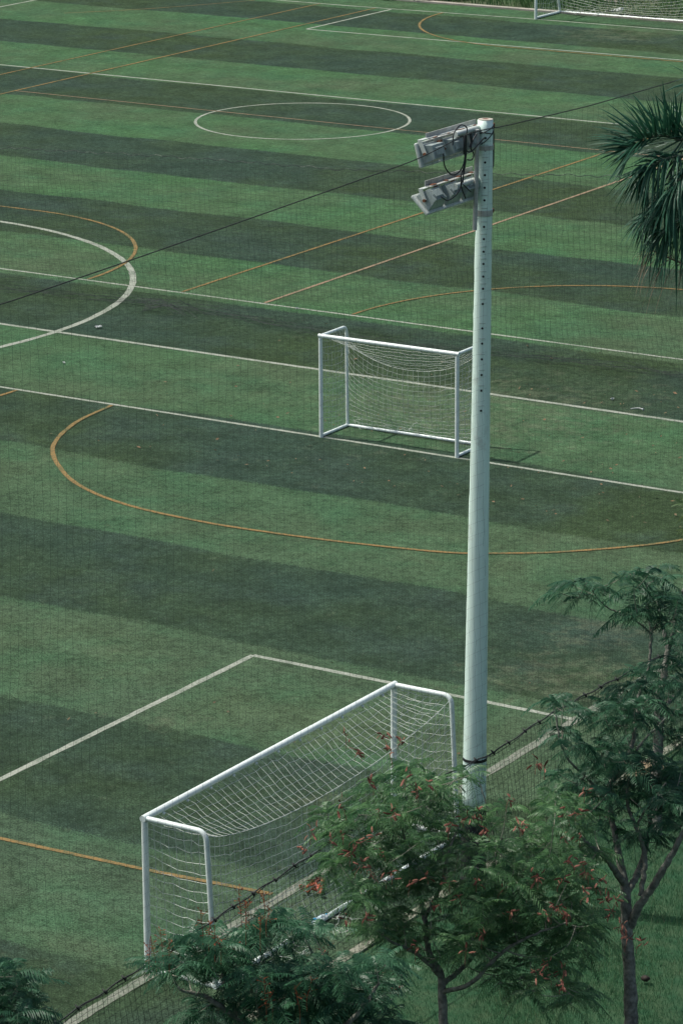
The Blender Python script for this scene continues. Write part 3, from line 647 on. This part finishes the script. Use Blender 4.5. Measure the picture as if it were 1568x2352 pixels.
T2, d2, ros2 = tree('feathery_tree', 'tall open dark green tree with a thick forked trunk at right', TG, (1450, 2425),
    [[(1450, 2425, 0, 0.0943), (1449, 2352, 0, 0.0861), (1446, 2250, 0, 0.0754), (1438, 2130, 0, 0.0697), (1438, 2075, 0, 0.0656), (1432, 2020, .05, 0.0508), (1420, 1960, .1, 0.0410), (1408, 1900, .2, 0.0344), (1400, 1850, .3, 0.0295), (1400, 1800, .3, 0.0262), (1425, 1776, .3, 0.0279), (1450, 1717, .3, 0.0254), (1461, 1642, .35, 0.0221), (1468, 1592, .4, 0.0197), (1485, 1548, .4, 0.0189), (1492, 1513, .4, 0.0189), (1494, 1454, .4, 0.0172), (1488, 1405, .4, 0.0139), (1484, 1370, .4, 0.0090), (1488, 1340, .4, 0.0057)],
     [(1446, 2128, 0, 0.0574), (1468, 2080, -.15, 0.0508), (1500, 2035, -.3, 0.0451), (1530, 1985, -.45, 0.0394), (1560, 1930, -.6, 0.0328), (1585, 1870, -.7, 0.0246)],
     [(1440, 2050, 0, 0.0410), (1462, 2010, .2, 0.0410), (1480, 1960, .4, 0.0328), (1490, 1900, .5, 0.0287), (1495, 1850, .6, 0.0246), (1510, 1790, .7, 0.0197), (1520, 1740, .8, 0.0131)],
     [(1432, 2030, 0, 0.0410), (1408, 1995, -.3, 0.0369), (1385, 1965, -.5, 0.0287), (1350, 1940, -.7, 0.0205), (1320, 1890, -.7, 0.0131)],
     [(1470, 2060, -.1, 0.0287), (1478, 2010, -.05, 0.0328), (1480, 1960, 0, 0.0287), (1460, 1900, 0, 0.0230), (1443, 1860, .1, 0.0197), (1440, 1820, .1, 0.0180), (1452, 1760, 0, 0.0139), (1446, 1715, 0, 0.0082)],
     [(1494, 1456, .4, 0.0131), (1462, 1428, .3, 0.0115), (1414, 1405, .2, 0.0098), (1381, 1385, .1, 0.0082), (1357, 1353, 0, 0.0066)],
     [(1494, 1453, .4, 0.0098), (1510, 1432, .3, 0.0090), (1530, 1420, .2, 0.0066)],
     [(1400, 1850, .3, 0.0213), (1350, 1790, .1, 0.0164), (1305, 1745, -.1, 0.0131), (1285, 1700, -.2, 0.0107), (1272, 1620, -.2, 0.0066)],
     [(1425, 1776, .3, 0.0164), (1480, 1700, .6, 0.0131), (1530, 1650, .8, 0.0082)],
     [(1460, 1900, 0, 0.0164), (1490, 1850, -.3, 0.0139), (1530, 1800, -.5, 0.0098)]],
    [(1335, 1335, 45, 26, 4), (1310, 1365, 30, 25, 2), (1485, 1335, 60, 40, 9), (1475, 1395, 60, 25, 4), (1545, 1400, 40, 55, 7), (1455, 1600, 70, 40, 9), (1420, 1650, 60, 45, 8),
     (1550, 1560, 35, 60, 6), (1555, 1840, 35, 60, 7), (1400, 1770, 60, 40, 5), (1285, 1630, 40, 35, 4), (1290, 1710, 50, 30, 4), (1435, 1740, 85, 45, 11), (1335, 1800, 70, 40, 6), (1540, 1760, 50, 60, 7), (1430, 1830, 95, 40, 9), (1535, 1860, 60, 55, 9), (1490, 1925, 60, 30, 5), (1370, 1880, 50, 35, 4)],
    1.0, M['leaf_dark'], .35, 14, .088, .0130, (6, 9), (.35, .95))
T3, d3, ros3 = tree('feathery_tree', 'low feathery tree with thin red flower stalks, before the large goal', TG, (640, 2760),
    [[(640, 2760, 0, .08), (640, 2600, 0, .07), (640, 2470, 0, .06), (600, 2400, 0, .045), (540, 2340, -.1, .03), (470, 2290, -.2, .025), (415, 2275, -.3, .016), (395, 2240, -.3, .01)],
     [(640, 2470, 0, .05), (620, 2400, .2, .04), (570, 2355, .3, .03), (530, 2300, .4, .026), (510, 2230, .5, .018), (520, 2170, .6, .01)],
     [(640, 2470, 0, .05), (690, 2370, .2, .036), (710, 2290, .3, .028), (730, 2230, .4, .02), (700, 2150, .4, .012)],
     [(640, 2500, 0, .045), (740, 2400, -.3, .034), (820, 2330, -.4, .026), (870, 2260, -.5, .014)]],
    [(650, 2140, 100, 26, 13), (510, 2175, 85, 28, 12), (400, 2225, 60, 26, 8), (560, 2235, 110, 40, 16), (725, 2238, 95, 38, 15), (820, 2290, 90, 55, 15), (650, 2305, 120, 50, 18), (500, 2330, 50, 30, 5), (860, 2230, 45, 40, 6), (720, 2380, 130, 50, 16), (560, 2400, 90, 40, 8), (860, 2390, 90, 50, 9)],
    1.1, M['leaf_mid'], .38, 14, .092, .0140, (7, 10), (.3, .85))
T4, d4, ros4 = tree('feathery_tree', 'dark leafy tree top poking into the bottom left corner', TG, (-40, 2960),
    [[(-40, 2960, 0, .09), (-40, 2700, 0, .075), (-35, 2500, 0, .06), (-15, 2400, 0, .04), (10, 2330, 0, .025), (40, 2270, 0, .014)],
     [(-35, 2500, 0, .05), (-80, 2400, .3, .035), (-90, 2300, .4, .02)], [(-35, 2480, 0, .04), (40, 2400, -.3, .028), (80, 2330, -.3, .014)]],
    [(30, 2250, 50, 26, 7), (25, 2320, 70, 35, 12), (-60, 2280, 60, 60, 12), (-20, 2400, 100, 60, 14), (-110, 2380, 70, 60, 9)],
    .9, M['leaf_dark'], .38, 14, .085, .0140, (7, 10), (.25, .7))
T5, d5, ros5 = tree('feathery_tree', 'slender tree behind the tall open one, close to the net', TG, (1507, 1905),
    [[(1507, 1905, 0, .085), (1507, 1800, 0, .078), (1512, 1690, 0, .072), (1514, 1610, 0, .066), (1524, 1550, 0, .05), (1533, 1493, 0, .042), (1523, 1450, 0, .024), (1514, 1400, 0, .018), (1505, 1360, 0, .010)],
     [(1533, 1493, 0, .034), (1547, 1450, -.1, .03), (1556, 1405, -.2, .024), (1570, 1350, -.3, .014)], [(1514, 1610, 0, .04), (1495, 1570, .2, .03), (1465, 1540, .3, .016)],
     [(1514, 1630, 0, .034), (1560, 1590, .2, .024), (1590, 1540, .3, .014)]],
    [(1500, 1560, 45, 35, 5), (1560, 1500, 30, 60, 6), (1565, 1620, 45, 55, 9), (1545, 1690, 45, 35, 6), (1590, 1400, 40, 60, 7), (1620, 1520, 50, 90, 10), (1480, 1640, 40, 30, 4)],
    .7, M['leaf_dark'], .32, 13, .075, .0125, (6, 9), (.3, .8))
T6, d6, ros6 = tree('feathery_tree', 'pale green spray of a tree just entering at the right edge', TG, (1720, 1900),
    [[(1720, 1900, 0, .09), (1718, 1700, 0, .075), (1710, 1500, 0, .06), (1690, 1380, 0, .04), (1650, 1280, 0, .025), (1600, 1210, 0, .012)],
     [(1710, 1500, 0, .045), (1760, 1380, .2, .03), (1780, 1260, .3, .014)]],
    [(1592, 1195, 24, 55, 9), (1640, 1160, 40, 60, 9), (1720, 1200, 80, 80, 16), (1760, 1320, 70, 60, 8)],
    .7, M['leaf_pale'], .22, 12, .05, .011, (7, 9), (.2, .7))

def pods(root, d0, pts, mat, rngd, size=.085):
    for (x, y) in pts:
        c = at(x, y, d0+rng.uniform(*rngd)); mb = MB(); n = rng.integers(4, 9); o = c+np.array([0, 0, -.07])+rng.normal(0, .035, 3)
        mb.tube(catmull([o-[0, 0, .05], o, c], 4), .003, 4, False)
        ax = rng.normal(0, 1, 3); ax /= np.linalg.norm(ax)
        for k in range(n):
            d = rng.normal(0, 1, 3)+np.array([0, 0, -.2]); d /= np.linalg.norm(d); w = np.cross(d, rng.normal(0, 1, 3)); w /= np.linalg.norm(w); nn = np.cross(d, w)
            b = c+d*.012+rng.normal(0, .022, 3); l = size*rng.uniform(.65, 1.2); hw = .0105*rng.uniform(.8, 1.4)
            t = np.array([0, .2, .5, .8, 1]); wd = hw*np.array([.15, .85, 1, .8, .1]); cv = .12*l*np.sin(t*math.pi)
            mid = b[None]+d[None]*(t*l)[:, None]+nn[None]*cv[:, None]
            V = np.vstack([mid-w*wd[:, None], mid+nn*.004*np.array([0, 1, 1, 1, 0])[:, None], mid+w*wd[:, None], mid-nn*.004*np.array([0, 1, 1, 1, 0])[:, None]]); F = []
            for i in range(4):
                for a, b2 in ((0, 1), (1, 2), (2, 3), (3, 0)): F.append((a*5+i, a*5+i+1, b2*5+i+1, b2*5+i))
            mb.add(V, F, rng.uniform(0, 1))
        mb.build('pod_cluster', mat, root)
z3 = [(405,70),(610,60),(480,160),(650,160),(720,100),(550,335),(370,455),(750,300),(880,335),(810,380),(590,490),(680,500),(210,610),(160,700),(310,660),(390,620),(450,660),(560,640),(600,720),(430,740),(490,800),(550,830),(600,880),(670,850),(770,910),(860,870),(990,900),(1000,580),(1150,500),(1200,600),(1100,520),(1390,580),(1500,880),(1050,990),(930,1030),(1150,890),(520,1100),(410,1110),(280,1270),(640,1410),(690,1500),(800,1260),(1340,1080),(1170,1200),(1330,430),(1310,930),(1090,1280),(230,880)]
z2 = [(440,545),(580,550),(620,360),(210,1080),(430,1110),(460,740),(570,750),(500,960),(590,970),(640,1050),(740,1120),(700,1190),(640,1250),(790,1290),(890,1300),(390,1350),(300,1400),(450,1430),(930,1500),(990,1620),(1110,1660),(830,1400),(290,1840),(440,1890),(320,1960),(200,1920),(430,2030),(210,100),(270,150),(80,640)]
pods(T1, d1, [nat(1100+x/1.4255, 2900+y/1.4255) for x, y in z3]+[nat(2050+x/2.145, 3000+y/2.145) for x, y in z2], M['pod'], (-1.75, -1.3))
z4 = [(370,700),(260,680),(650,420),(750,560),(800,580),(1180,350),(1170,230),(970,280),(1040,320),(1230,1050),(1180,1050),(320,650),(880,680),(1010,420),(1130,470),(1460,1080),(1520,980),(700,480),(200,720)]
for x, y in z4:
    px, py = nat(500+x/2.09, 3500+y/2.09); c = at(px, py+16, d3+rng.uniform(-1.1, -.4)); mb = MB(); h = rng.uniform(.18, .32)
    tip = c+np.array([rng.normal(0, .04), rng.normal(0, .04), h]); mb.tube(catmull([c-[0, 0, .15], c, tip], 5), .0032, 4, False)
    for k in range(rng.integers(9, 16)):
        t = rng.uniform(.1, 1); p = c*(1-t)+tip*t; d = rng.normal(0, 1, 3)+[0, 0, .5]; d /= np.linalg.norm(d); e = p+d*rng.uniform(.03, .09)
        mb.tube([p, e], .0022, 3, False)
        w = np.cross(d, rng.normal(0, 1, 3)); w /= np.linalg.norm(w)
        mb.add([e-w*.007, e+d*.02, e+w*.007, e-d*.008], [(0, 1, 2, 3)], rng.random())
    mb.build('flower_stalk', M['stalk'], T3)

# ------------------------------------------------------------------ palm
pd = 40.5
pbase = at(1668, 1320, pd); pbase[2] = 0
palm = thing('palm_tree', pbase, 'palm with dark arching fronds entering at the right edge', 'palm')
head = at(1668, 640, pd); 
tr = catmull([pbase-[0, 0, .2], pbase*(1-.5)+head*.5+[.1, 0, 0], head-[0, 0, .6]], 12)
MB().tube(tr, np.linspace(.20, .14, len(tr)), 14).build('trunk', M['palm_bark'], palm, True)
MB().tube([head-[0, 0, .75], head-[0, 0, .4], head+[0, 0, .25]], [.15, .13, .06], 14).build('crownshaft', M['palm_stem'], palm, True)
def z4p(x, y): return nat(2250+x/2.476, 300+y/2.476)
def frond(rach, n, Lf, mat, droopf, width=.027, up_bias=.0, stemmat=None, vname='frond', ang=(0, 2*math.pi), fwd=.55):
    P = np.array([head+np.array([0, 0, -.1]) if q is None else at(*z4p(q[0], q[1]), pd+q[2]) for q in rach]); C = catmull(P, 14)
    T = np.gradient(C, axis=0); T /= np.linalg.norm(T, axis=1)[:, None]
    s = np.linspace(0, 1, len(C)); mb = MB()
    o = MB().tube(C, np.interp(s, [0, .2, 1], [.026, .018, .004]), 8).build(vname, stemmat or M['palm_stem'], palm, True)
    for k in range(n):
        t = .14+.86*(k+rng.random())/n; i = t*(len(C)-1); i0 = min(int(i), len(C)-2); fr = i-i0
        p = C[i0]*(1-fr)+C[i0+1]*fr; tg = T[i0]; s1 = np.cross(tg, [0, 0, 1.0]); s1 /= np.linalg.norm(s1)+1e-9; s2 = np.cross(s1, tg)
        th = rng.uniform(*ang); q = s1*math.cos(th)+s2*(math.sin(th)+up_bias)+tg*(fwd+.5*t); q /= np.linalg.norm(q)
        l = Lf*rng.uniform(.8, 1.15)*(1 if t < .75 else 1-.55*(t-.75)/.25); m = 6; u = np.linspace(0, 1, m)
        path = p[None]+q[None]*(u*l)[:, None]-np.array([0, 0, 1.0])[None]*(droopf*rng.uniform(.5, 1.3)*l*u**2.2)[:, None]
        w = np.cross(q, rng.normal(0, .5, 3)+[0, 0, 1]); w /= np.linalg.norm(w)+1e-9
        wd = width*rng.uniform(.8, 1.2)*np.array([.5, 1, 1, .85, .55, .06])/2; nn = np.cross(q, w)
        V = np.stack([path-w*wd[:, None]+nn*wd[:, None]*.5, path, path+w*wd[:, None]+nn*wd[:, None]*.5], 1).reshape(-1, 3)
        F = [(3*i+c, 3*i+c+1, 3*i+c+4, 3*i+c+3) for i in range(m-1) for c in (0, 1)]
        mb.add(V, F, rng.random())
    mb.build('leaflets', mat, o)
    return o
PL = M['palm_leaf']
frond([None, (1330,740,-.1), (1150,640,-.2), (980,600,-.3), (830,620,-.4), (720,680,-.45), (650,760,-.45)], 190, .66, PL, .14, width=.028, up_bias=.75)
frond([None, (1350,820,-.3), (1180,800,-.5), (1010,830,-.6), (880,900,-.65), (790,990,-.65), (750,1060,-.6)], 150, .46, PL, .6, up_bias=-.1)
frond([None, (1420,1100,.1), (1240,1180,0), (1080,1260,-.1), (960,1340,-.1), (860,1410,-.15), (790,1450,-.15)], 110, .44, PL, .8, up_bias=-.2)
frond([None, (1400,900,-.4), (1250,950,-.6), (1130,1080,-.7), (1040,1200,-.7), (980,1350,-.7)], 130, .44, PL, .7, up_bias=-.2)
frond([None, (1420,1250,-.2), (1260,1380,-.3), (1130,1480,-.3), (1030,1540,-.3), (960,1540,-.3)], 70, .50, PL, .9, up_bias=-.4)
frond([None, (1500,300,.3), (1400,150,.3), (1330,60,.2), (1290,20,.1)], 50, .45, PL, .4, up_bias=.2)
frond([None, (1700,400,.4), (1800,200,.6), (1950,150,.8), (2100,250,1.0)], 80, .5, PL, .4)
frond([None, (1800,800,-.4), (2000,850,-.8), (2150,1000,-1.0), (2200,1250,-1.0)], 80, .5, PL, .6)
o = frond([None, (1450,1700,.1), (1300,1900,.1), (1150,1850,.05), (1010,1790,0), (900,1740,0), (820,1760,0)], 70, .36, M['palm_dead'], 1.2, .010, -.2, M['palm_dead']); o['label'] = 'brown dead frond'

# ------------------------------------------------------------------ grass
def blades(x0, x1, y0, y1, n, h, w, mat, name, label, zf=lambda x, y: 0*x, clump=.0):
    x = rng.uniform(x0, x1, n); y = rng.uniform(y0, y1, n)
    d = np.sin(x*1.9+np.sin(y*1.3)*2)*np.sin(y*1.6+x*.4)
    keep = rng.random(n) < (.75+.35*d); x, y, d = x[keep], y[keep], d[keep]; n = len(x)
    z = zf(x, y); a = rng.uniform(0, 2*math.pi, n); hh = h*rng.uniform(.55, 1.35, n)*(1+.25*d); lean = rng.uniform(.15, .8, n)*hh; la = rng.uniform(0, 2*math.pi, n)+.6
    ww = w*rng.uniform(.7, 1.4, n); b = np.stack([x, y, z], 1); s = np.stack([np.cos(a), np.sin(a), 0*a], 1)*ww[:, None]/2
    ld = np.stack([np.cos(la), np.sin(la), 0*la], 1)
    m = b+ld*(lean*.35)[:, None]; m[:, 2] += hh*.62; t = b+ld*lean[:, None]; t[:, 2] += hh
    V = np.stack([b-s, b+s, m-s*.8, m+s*.8, t], 1).reshape(-1, 3); o = np.arange(n)*5
    mb = MB(); var = np.repeat(np.clip(.45+.2*d+rng.normal(0, .22, n), 0, 1), 5)
    mb.add(V, np.stack([o, o+1, o+3, o+2], 1), var)
    off = mb.n-5*n; mb.f.append([(off+5*k+2, off+5*k+3, off+5*k+4) for k in range(n)])
    return tag(mb.build(name, mat), label, 'grass', None, 'stuff')
blades(KX+.02, -12.5, 26, 46, 330000, .055, .0050, M['grass'], 'lawn_grass', 'long green lawn grass growing under the trees')
ys_b = np.array([108.33, 109.2, 111, 114, 120, 130]); zs_b = np.array([.02, .10, .35, .9, 1.9, 2.4])
blades(-78, -30, 108.36, 113, 30000, .28, .03, M['bank_grass'], 'bank_grass', 'rough green grass on the bank behind the far goal', lambda x, y: np.interp(y, ys_b, zs_b))

c0 = gp(*nat(2560, 3085)); a = np.linspace(0, 2*math.pi, 40, endpoint=False)
rr_ = 1+.25*np.sin(3*a+1)+.15*np.sin(5*a)+rng.normal(0, .06, 40)
V = np.stack([c0[0]+.10+.20*rr_*np.cos(a), c0[1]+.42*rr_*np.sin(a), np.full(40, .05)], 1)
mb = MB().add(V, np.zeros((0, 4), int)); mb.f.append([list(range(40))])
tag(mb.build('bare_soil', M['sand']), 'bare sandy patch in the lawn at the kerb behind the tall tree', None, None, 'structure')

blades(KX+.10, -13.5, 28, 44, 9000, .15, .006, M['tall_grass'], 'tall_grass', 'sparse taller yellowish grass blades among the lawn under the trees')
# ------------------------------------------------------------------ bushes on the far bank
def bush(c, rx, rz, n, label):
    root = thing('bush', c, label, 'bush', 'bushes on the far bank'); mb = MB(); st = MB(); c = np.array(c)
    for k in range(7):
        a = rng.uniform(0, 7); e = c+np.array([math.cos(a)*rx*.6, math.sin(a)*rx*.6, rz*rng.uniform(.5, .9)]); st.tube(catmull([c-[0, 0, .1], c*.5+e*.5+[0, 0, .1], e], 4), .02, 5, False)
    st.build('stems', M['bark'], root)
    for k in range(n):
        d = rng.normal(0, 1, 3); d[2] = abs(d[2]); d /= np.linalg.norm(d); r = rng.uniform(.45, 1.0)**.6*(1+.2*math.sin(d[0]*5+d[1]*4))
        p = c+d*np.array([rx, rx, rz])*r; u = rng.normal(0, 1, 3); u /= np.linalg.norm(u); v = np.cross(u, rng.normal(0, 1, 3)); v /= np.linalg.norm(v)
        l = rng.uniform(.05, .11); mb.add([p-u*l, p+v*l*.4, p+u*l, p-v*l*.4], [(0, 1, 2, 3)], rng.random())
    mb.build('foliage', M['leaf_dark'], root)
bush(gp(1010, 8)+np.array([-.8, 1.5, .05]), 1.3, 1.2, 2600, 'widest dark bush at the top edge left of the far goal')
bush(gp(905, 6)+np.array([-.6, 1.4, .05]), .9, 1.0, 1500, 'dark bush at the top edge, farthest from the far goal')
bush(gp(1212, 18)+np.array([-.4, 1.5, .05]), .7, .9, 1400, 'small dark bush right behind the far goal post')

# ------------------------------------------------------------------ loose things
n = 620
c = np.stack([rng.uniform(-40, -22, n), 52+11.5*rng.random(n)], 1); c = c[rng.random(n) < np.clip((c[:, 0]+42)/16, .12, 1)]
c2 = np.stack([rng.uniform(-36, -22.5, 70), rng.uniform(30, 50, 70)], 1)[:22]; c = np.vstack([c, c2])
mb = MB()
for x, y in c:
    a = rng.uniform(0, 7); l = rng.uniform(.018, .05); w = l*rng.uniform(.3, .6); u = np.array([math.cos(a), math.sin(a), rng.normal(0, .2)]); v = np.array([-math.sin(a), math.cos(a), rng.normal(0, .2)])
    p = np.array([x, y, .035]); mb.add([p-u*l, p-v*w+[0, 0, .01], p+u*l, p+v*w-[0, 0, .005]], [(0, 1, 2, 3)], rng.random())
tag(mb.build('fallen_leaves', M['dry_leaf']), 'small dry brown leaves scattered over the turf near the small goal', 'leaves', None, 'stuff')

def scrap(c, s, mat, name, label, cat, seg=5, h=.03, asp=.6):
    g = np.zeros((seg, seg, 3)); u = np.linspace(-1, 1, seg)
    for i in range(seg):
        for j in range(seg): g[i, j] = (u[i]*s, u[j]*s*asp, h*(.6+rng.normal(0, .5))+.02)
    g[:, :, :2] += rng.normal(0, s*.13, (seg, seg, 2)); a = rng.uniform(0, 6); R = np.array([[math.cos(a), -math.sin(a)], [math.sin(a), math.cos(a)]])
    g[:, :, :2] = g[:, :, :2]@R.T; g[:, :, 2] = np.abs(g[:, :, 2])+.006; V = g.reshape(-1, 3)+np.array([c[0], c[1], 0])
    V2 = V+np.array([0, 0, .004]); k = seg*seg
    F = [(i*seg+j, i*seg+j+1, (i+1)*seg+j+1, (i+1)*seg+j) for i in range(seg-1) for j in range(seg-1)]
    F2 = [(a+k, b+k, c_+k, d+k) for a, b, c_, d in F]; F = [f[::-1] for f in F]
    rim = [j for j in range(seg)]+[i*seg+seg-1 for i in range(1, seg)]+[(seg-1)*seg+j for j in range(seg-2, -1, -1)]+[i*seg for i in range(seg-2, 0, -1)]
    F3 = [(rim[i], rim[(i+1) % len(rim)], rim[(i+1) % len(rim)]+k, rim[i]+k) for i in range(len(rim))]
    return tag(MB().add(np.vstack([V, V2]), F+F2+F3).build(name, mat), label, cat)
scrap(gp(*nat(395, 1313)), .065, M['litter'], 'paper_scrap', 'white paper scrap on the dark band left of the small goal', 'litter')
scrap(gp(*nat(255, 1455)), .06, M['litter'], 'paper_scrap', 'flat pale scrap on the bright band below the thick white circle', 'litter', h=.012, asp=.35)
scrap(gp(*nat(2448, 1603)), .035, M['litter'], 'paper_scrap', 'tiny white scrap on the dark band right of the pole', 'litter')
scrap(gp(*nat(1190, 1240)), .035, M['litter'], 'paper_scrap', 'tiny white scrap just left above the small goal', 'litter')
scrap(gp(*nat(2455, 55)), .33, M['litter'], 'plastic_bag', 'crumpled white plastic bag lying inside the far goal', 'bag', h=.14)
p0, p1 = gp(*nat(2522, 1639)), gp(*nat(2572, 1641)); tag(MB().tube(catmull([p0+[0, 0, .02], (p0+p1)/2+[0, .05, .03], p1+[0, 0, .02]], 5), [.012]*10+[.03], 6).build('plastic_spoon', M['litter'], smooth=True), 'pale thin plastic spoon lying on the dark band at right', 'litter')
# rag
c = gp(*nat(1268, 3572)); rag = MB()
for k in range(6):
    w0 = c+np.array([rng.normal(0, .05), rng.normal(0, .06), 0]); t = np.linspace(0, 1, 12); a = rng.uniform(0, 6)
    px_ = w0[0]+.09*np.sin(t*4+a)+.03*np.sin(t*11); py_ = w0[1]+(t-.5)*.26+.05*np.cos(t*9+a); pz = .035+.05*np.abs(np.sin(t*6+a))+.03*k*.3
    A_ = np.stack([px_, py_, pz], 1); off = np.stack([.03*np.cos(t*3+a), .02*np.sin(t*5), .035*np.sin(t*8+a)], 1)
    V = np.vstack([A_-off, A_, A_+off+[0, 0, .01]]); rag.add(V, [(r*12+i, r*12+i+1, (r+1)*12+i+1, (r+1)*12+i) for r in (0, 1) for i in range(11)])
o = rag.build('orange_rag', M['orange_cloth'], smooth=True); s_ = o.modifiers.new('thick', 'SOLIDIFY'); s_.thickness = .006
tag(o, 'crumpled bright orange rag on the ground inside the large goal', 'rag')
# bottle
c = gp(*nat(1293, 3678), z=.05)+np.array([-.05, .0, 0]); dy = np.array([.12, .98, 0.05]); dy /= np.linalg.norm(dy)
bt = thing('plastic_bottle', c-[0, 0, .05], 'cloudy plastic bottle with blue end beside the rear bar of the large goal', 'bottle')
s0 = np.array([-.13, -.12, -.06, -.05, .0, .05, .07, .09, .115]); r0 = np.array([.028, .036, .036, .034, .036, .036, .03, .018, .014])
MB().tube([c+dy*s for s in s0], r0, 14).build('body', M['bottle'], bt, True)
MB().tube([c-dy*.128, c-dy*.10, c-dy*.085], [.037, .039, .039], 14).build('base_cup', M['bottle_blue'], bt, True)
MB().tube([c+dy*.108, c+dy*.132], .017, 12).build('cap', M['bottle_blue'], bt, True)
# rock
c = gp(*nat(2408, 46))+np.array([0, 1.0, .02]); V = []; F = []; nu, nv = 12, 7
for j in range(nv):
    ph = math.pi*(j/(nv-1)-.5)
    for i in range(nu):
        th = 2*math.pi*i/nu; r = 1+.18*math.sin(3*th+j)+rng.normal(0, .06); V.append(c+np.array([.48*r*math.cos(ph)*math.cos(th), .32*r*math.cos(ph)*math.sin(th), .26*r*math.sin(ph)+.12]))
F = [(j*nu+i, j*nu+(i+1) % nu, (j+1)*nu+(i+1) % nu, (j+1)*nu+i) for j in range(nv-1) for i in range(nu)]
tag(MB().add(V, F).build('rock', M['rock']), 'dusty grey brown rock on the bank behind the far net', 'rock')
# pods and clods on the ground
def clod(c, s, name, label, cat, asp=.4, hh_=.3):
    nu, nv = 9, 6; V = []
    for j in range(nv):
        ph = math.pi*(j/(nv-1)-.5)
        for i in range(nu):
            th = 2*math.pi*i/nu; r = 1+rng.normal(0, .10); V.append(np.array(c)+np.array([s*r*math.cos(ph)*math.cos(th), s*asp*r*math.cos(ph)*math.sin(th), s*hh_*(1+r*math.sin(ph))]))
    F = [(j*nu+i, j*nu+(i+1) % nu, (j+1)*nu+(i+1) % nu, (j+1)*nu+i) for j in range(nv-1) for i in range(nu)]
    return tag(MB().add(V, F).build(name, M['dark_pod'], smooth=True), label, cat)
clod(gp(*nat(53, 3848)), .05, 'fallen_pod', 'dark dry pod lying on pale turf above the bottom left corner tree', 'pod')
clod(gp(*nat(2582, 3928), z=.03), .06, 'dark_clod', 'black clod of soil in the grass right of the thick trunk', 'clod', .8, .65)

# ------------------------------------------------------------------ light
S = np.array([-1.13, -.27, 2.0]); S /= np.linalg.norm(S)
elev = math.asin(S[2]); azim = math.atan2(S[0], S[1])
w = bpy.data.worlds.new('World'); scene.world = w; w.use_nodes = True; nt = w.node_tree
sky = nt.nodes.new('ShaderNodeTexSky'); sky.sky_type = 'NISHITA'; sky.sun_disc = False; sky.sun_elevation = elev; sky.sun_rotation = azim
sky.air_density = 1.0; sky.dust_density = 4.0; sky.ozone_density = .4
bg = nt.nodes['Background']; bg.inputs['Strength'].default_value = .125; nt.links.new(sky.outputs[0], bg.inputs[0])
sun = bpy.data.lights.new('sun', 'SUN'); sun.energy = 3.35; sun.angle = math.radians(.55); sun.color = (1, .965, .90)
so = bpy.data.objects.new('sun', sun); COL.objects.link(so)
from mathutils import Vector, Matrix
so.rotation_euler = Vector(S.tolist()).to_track_quat('Z', 'Y').to_euler(); so.location = (-30, 40, 40)

# ------------------------------------------------------------------ camera
cd = bpy.data.cameras.new('camera'); co = bpy.data.objects.new('camera', cd); COL.objects.link(co)
cd.sensor_fit = 'HORIZONTAL'; cd.sensor_width = 36; cd.lens = 36*FPX/PW; cd.clip_start = 1; cd.clip_end = 4000
mt = Matrix(((RV[0], UV[0], -FV[0], 0), (RV[1], UV[1], -FV[1], 0), (RV[2], UV[2], -FV[2], CAMZ), (0, 0, 0, 1)))
co.matrix_world = mt; scene.camera = co
scene.view_settings.view_transform = 'Standard'; scene.view_settings.look = 'None'; scene.view_settings.exposure = .38; scene.view_settings.gamma = 1
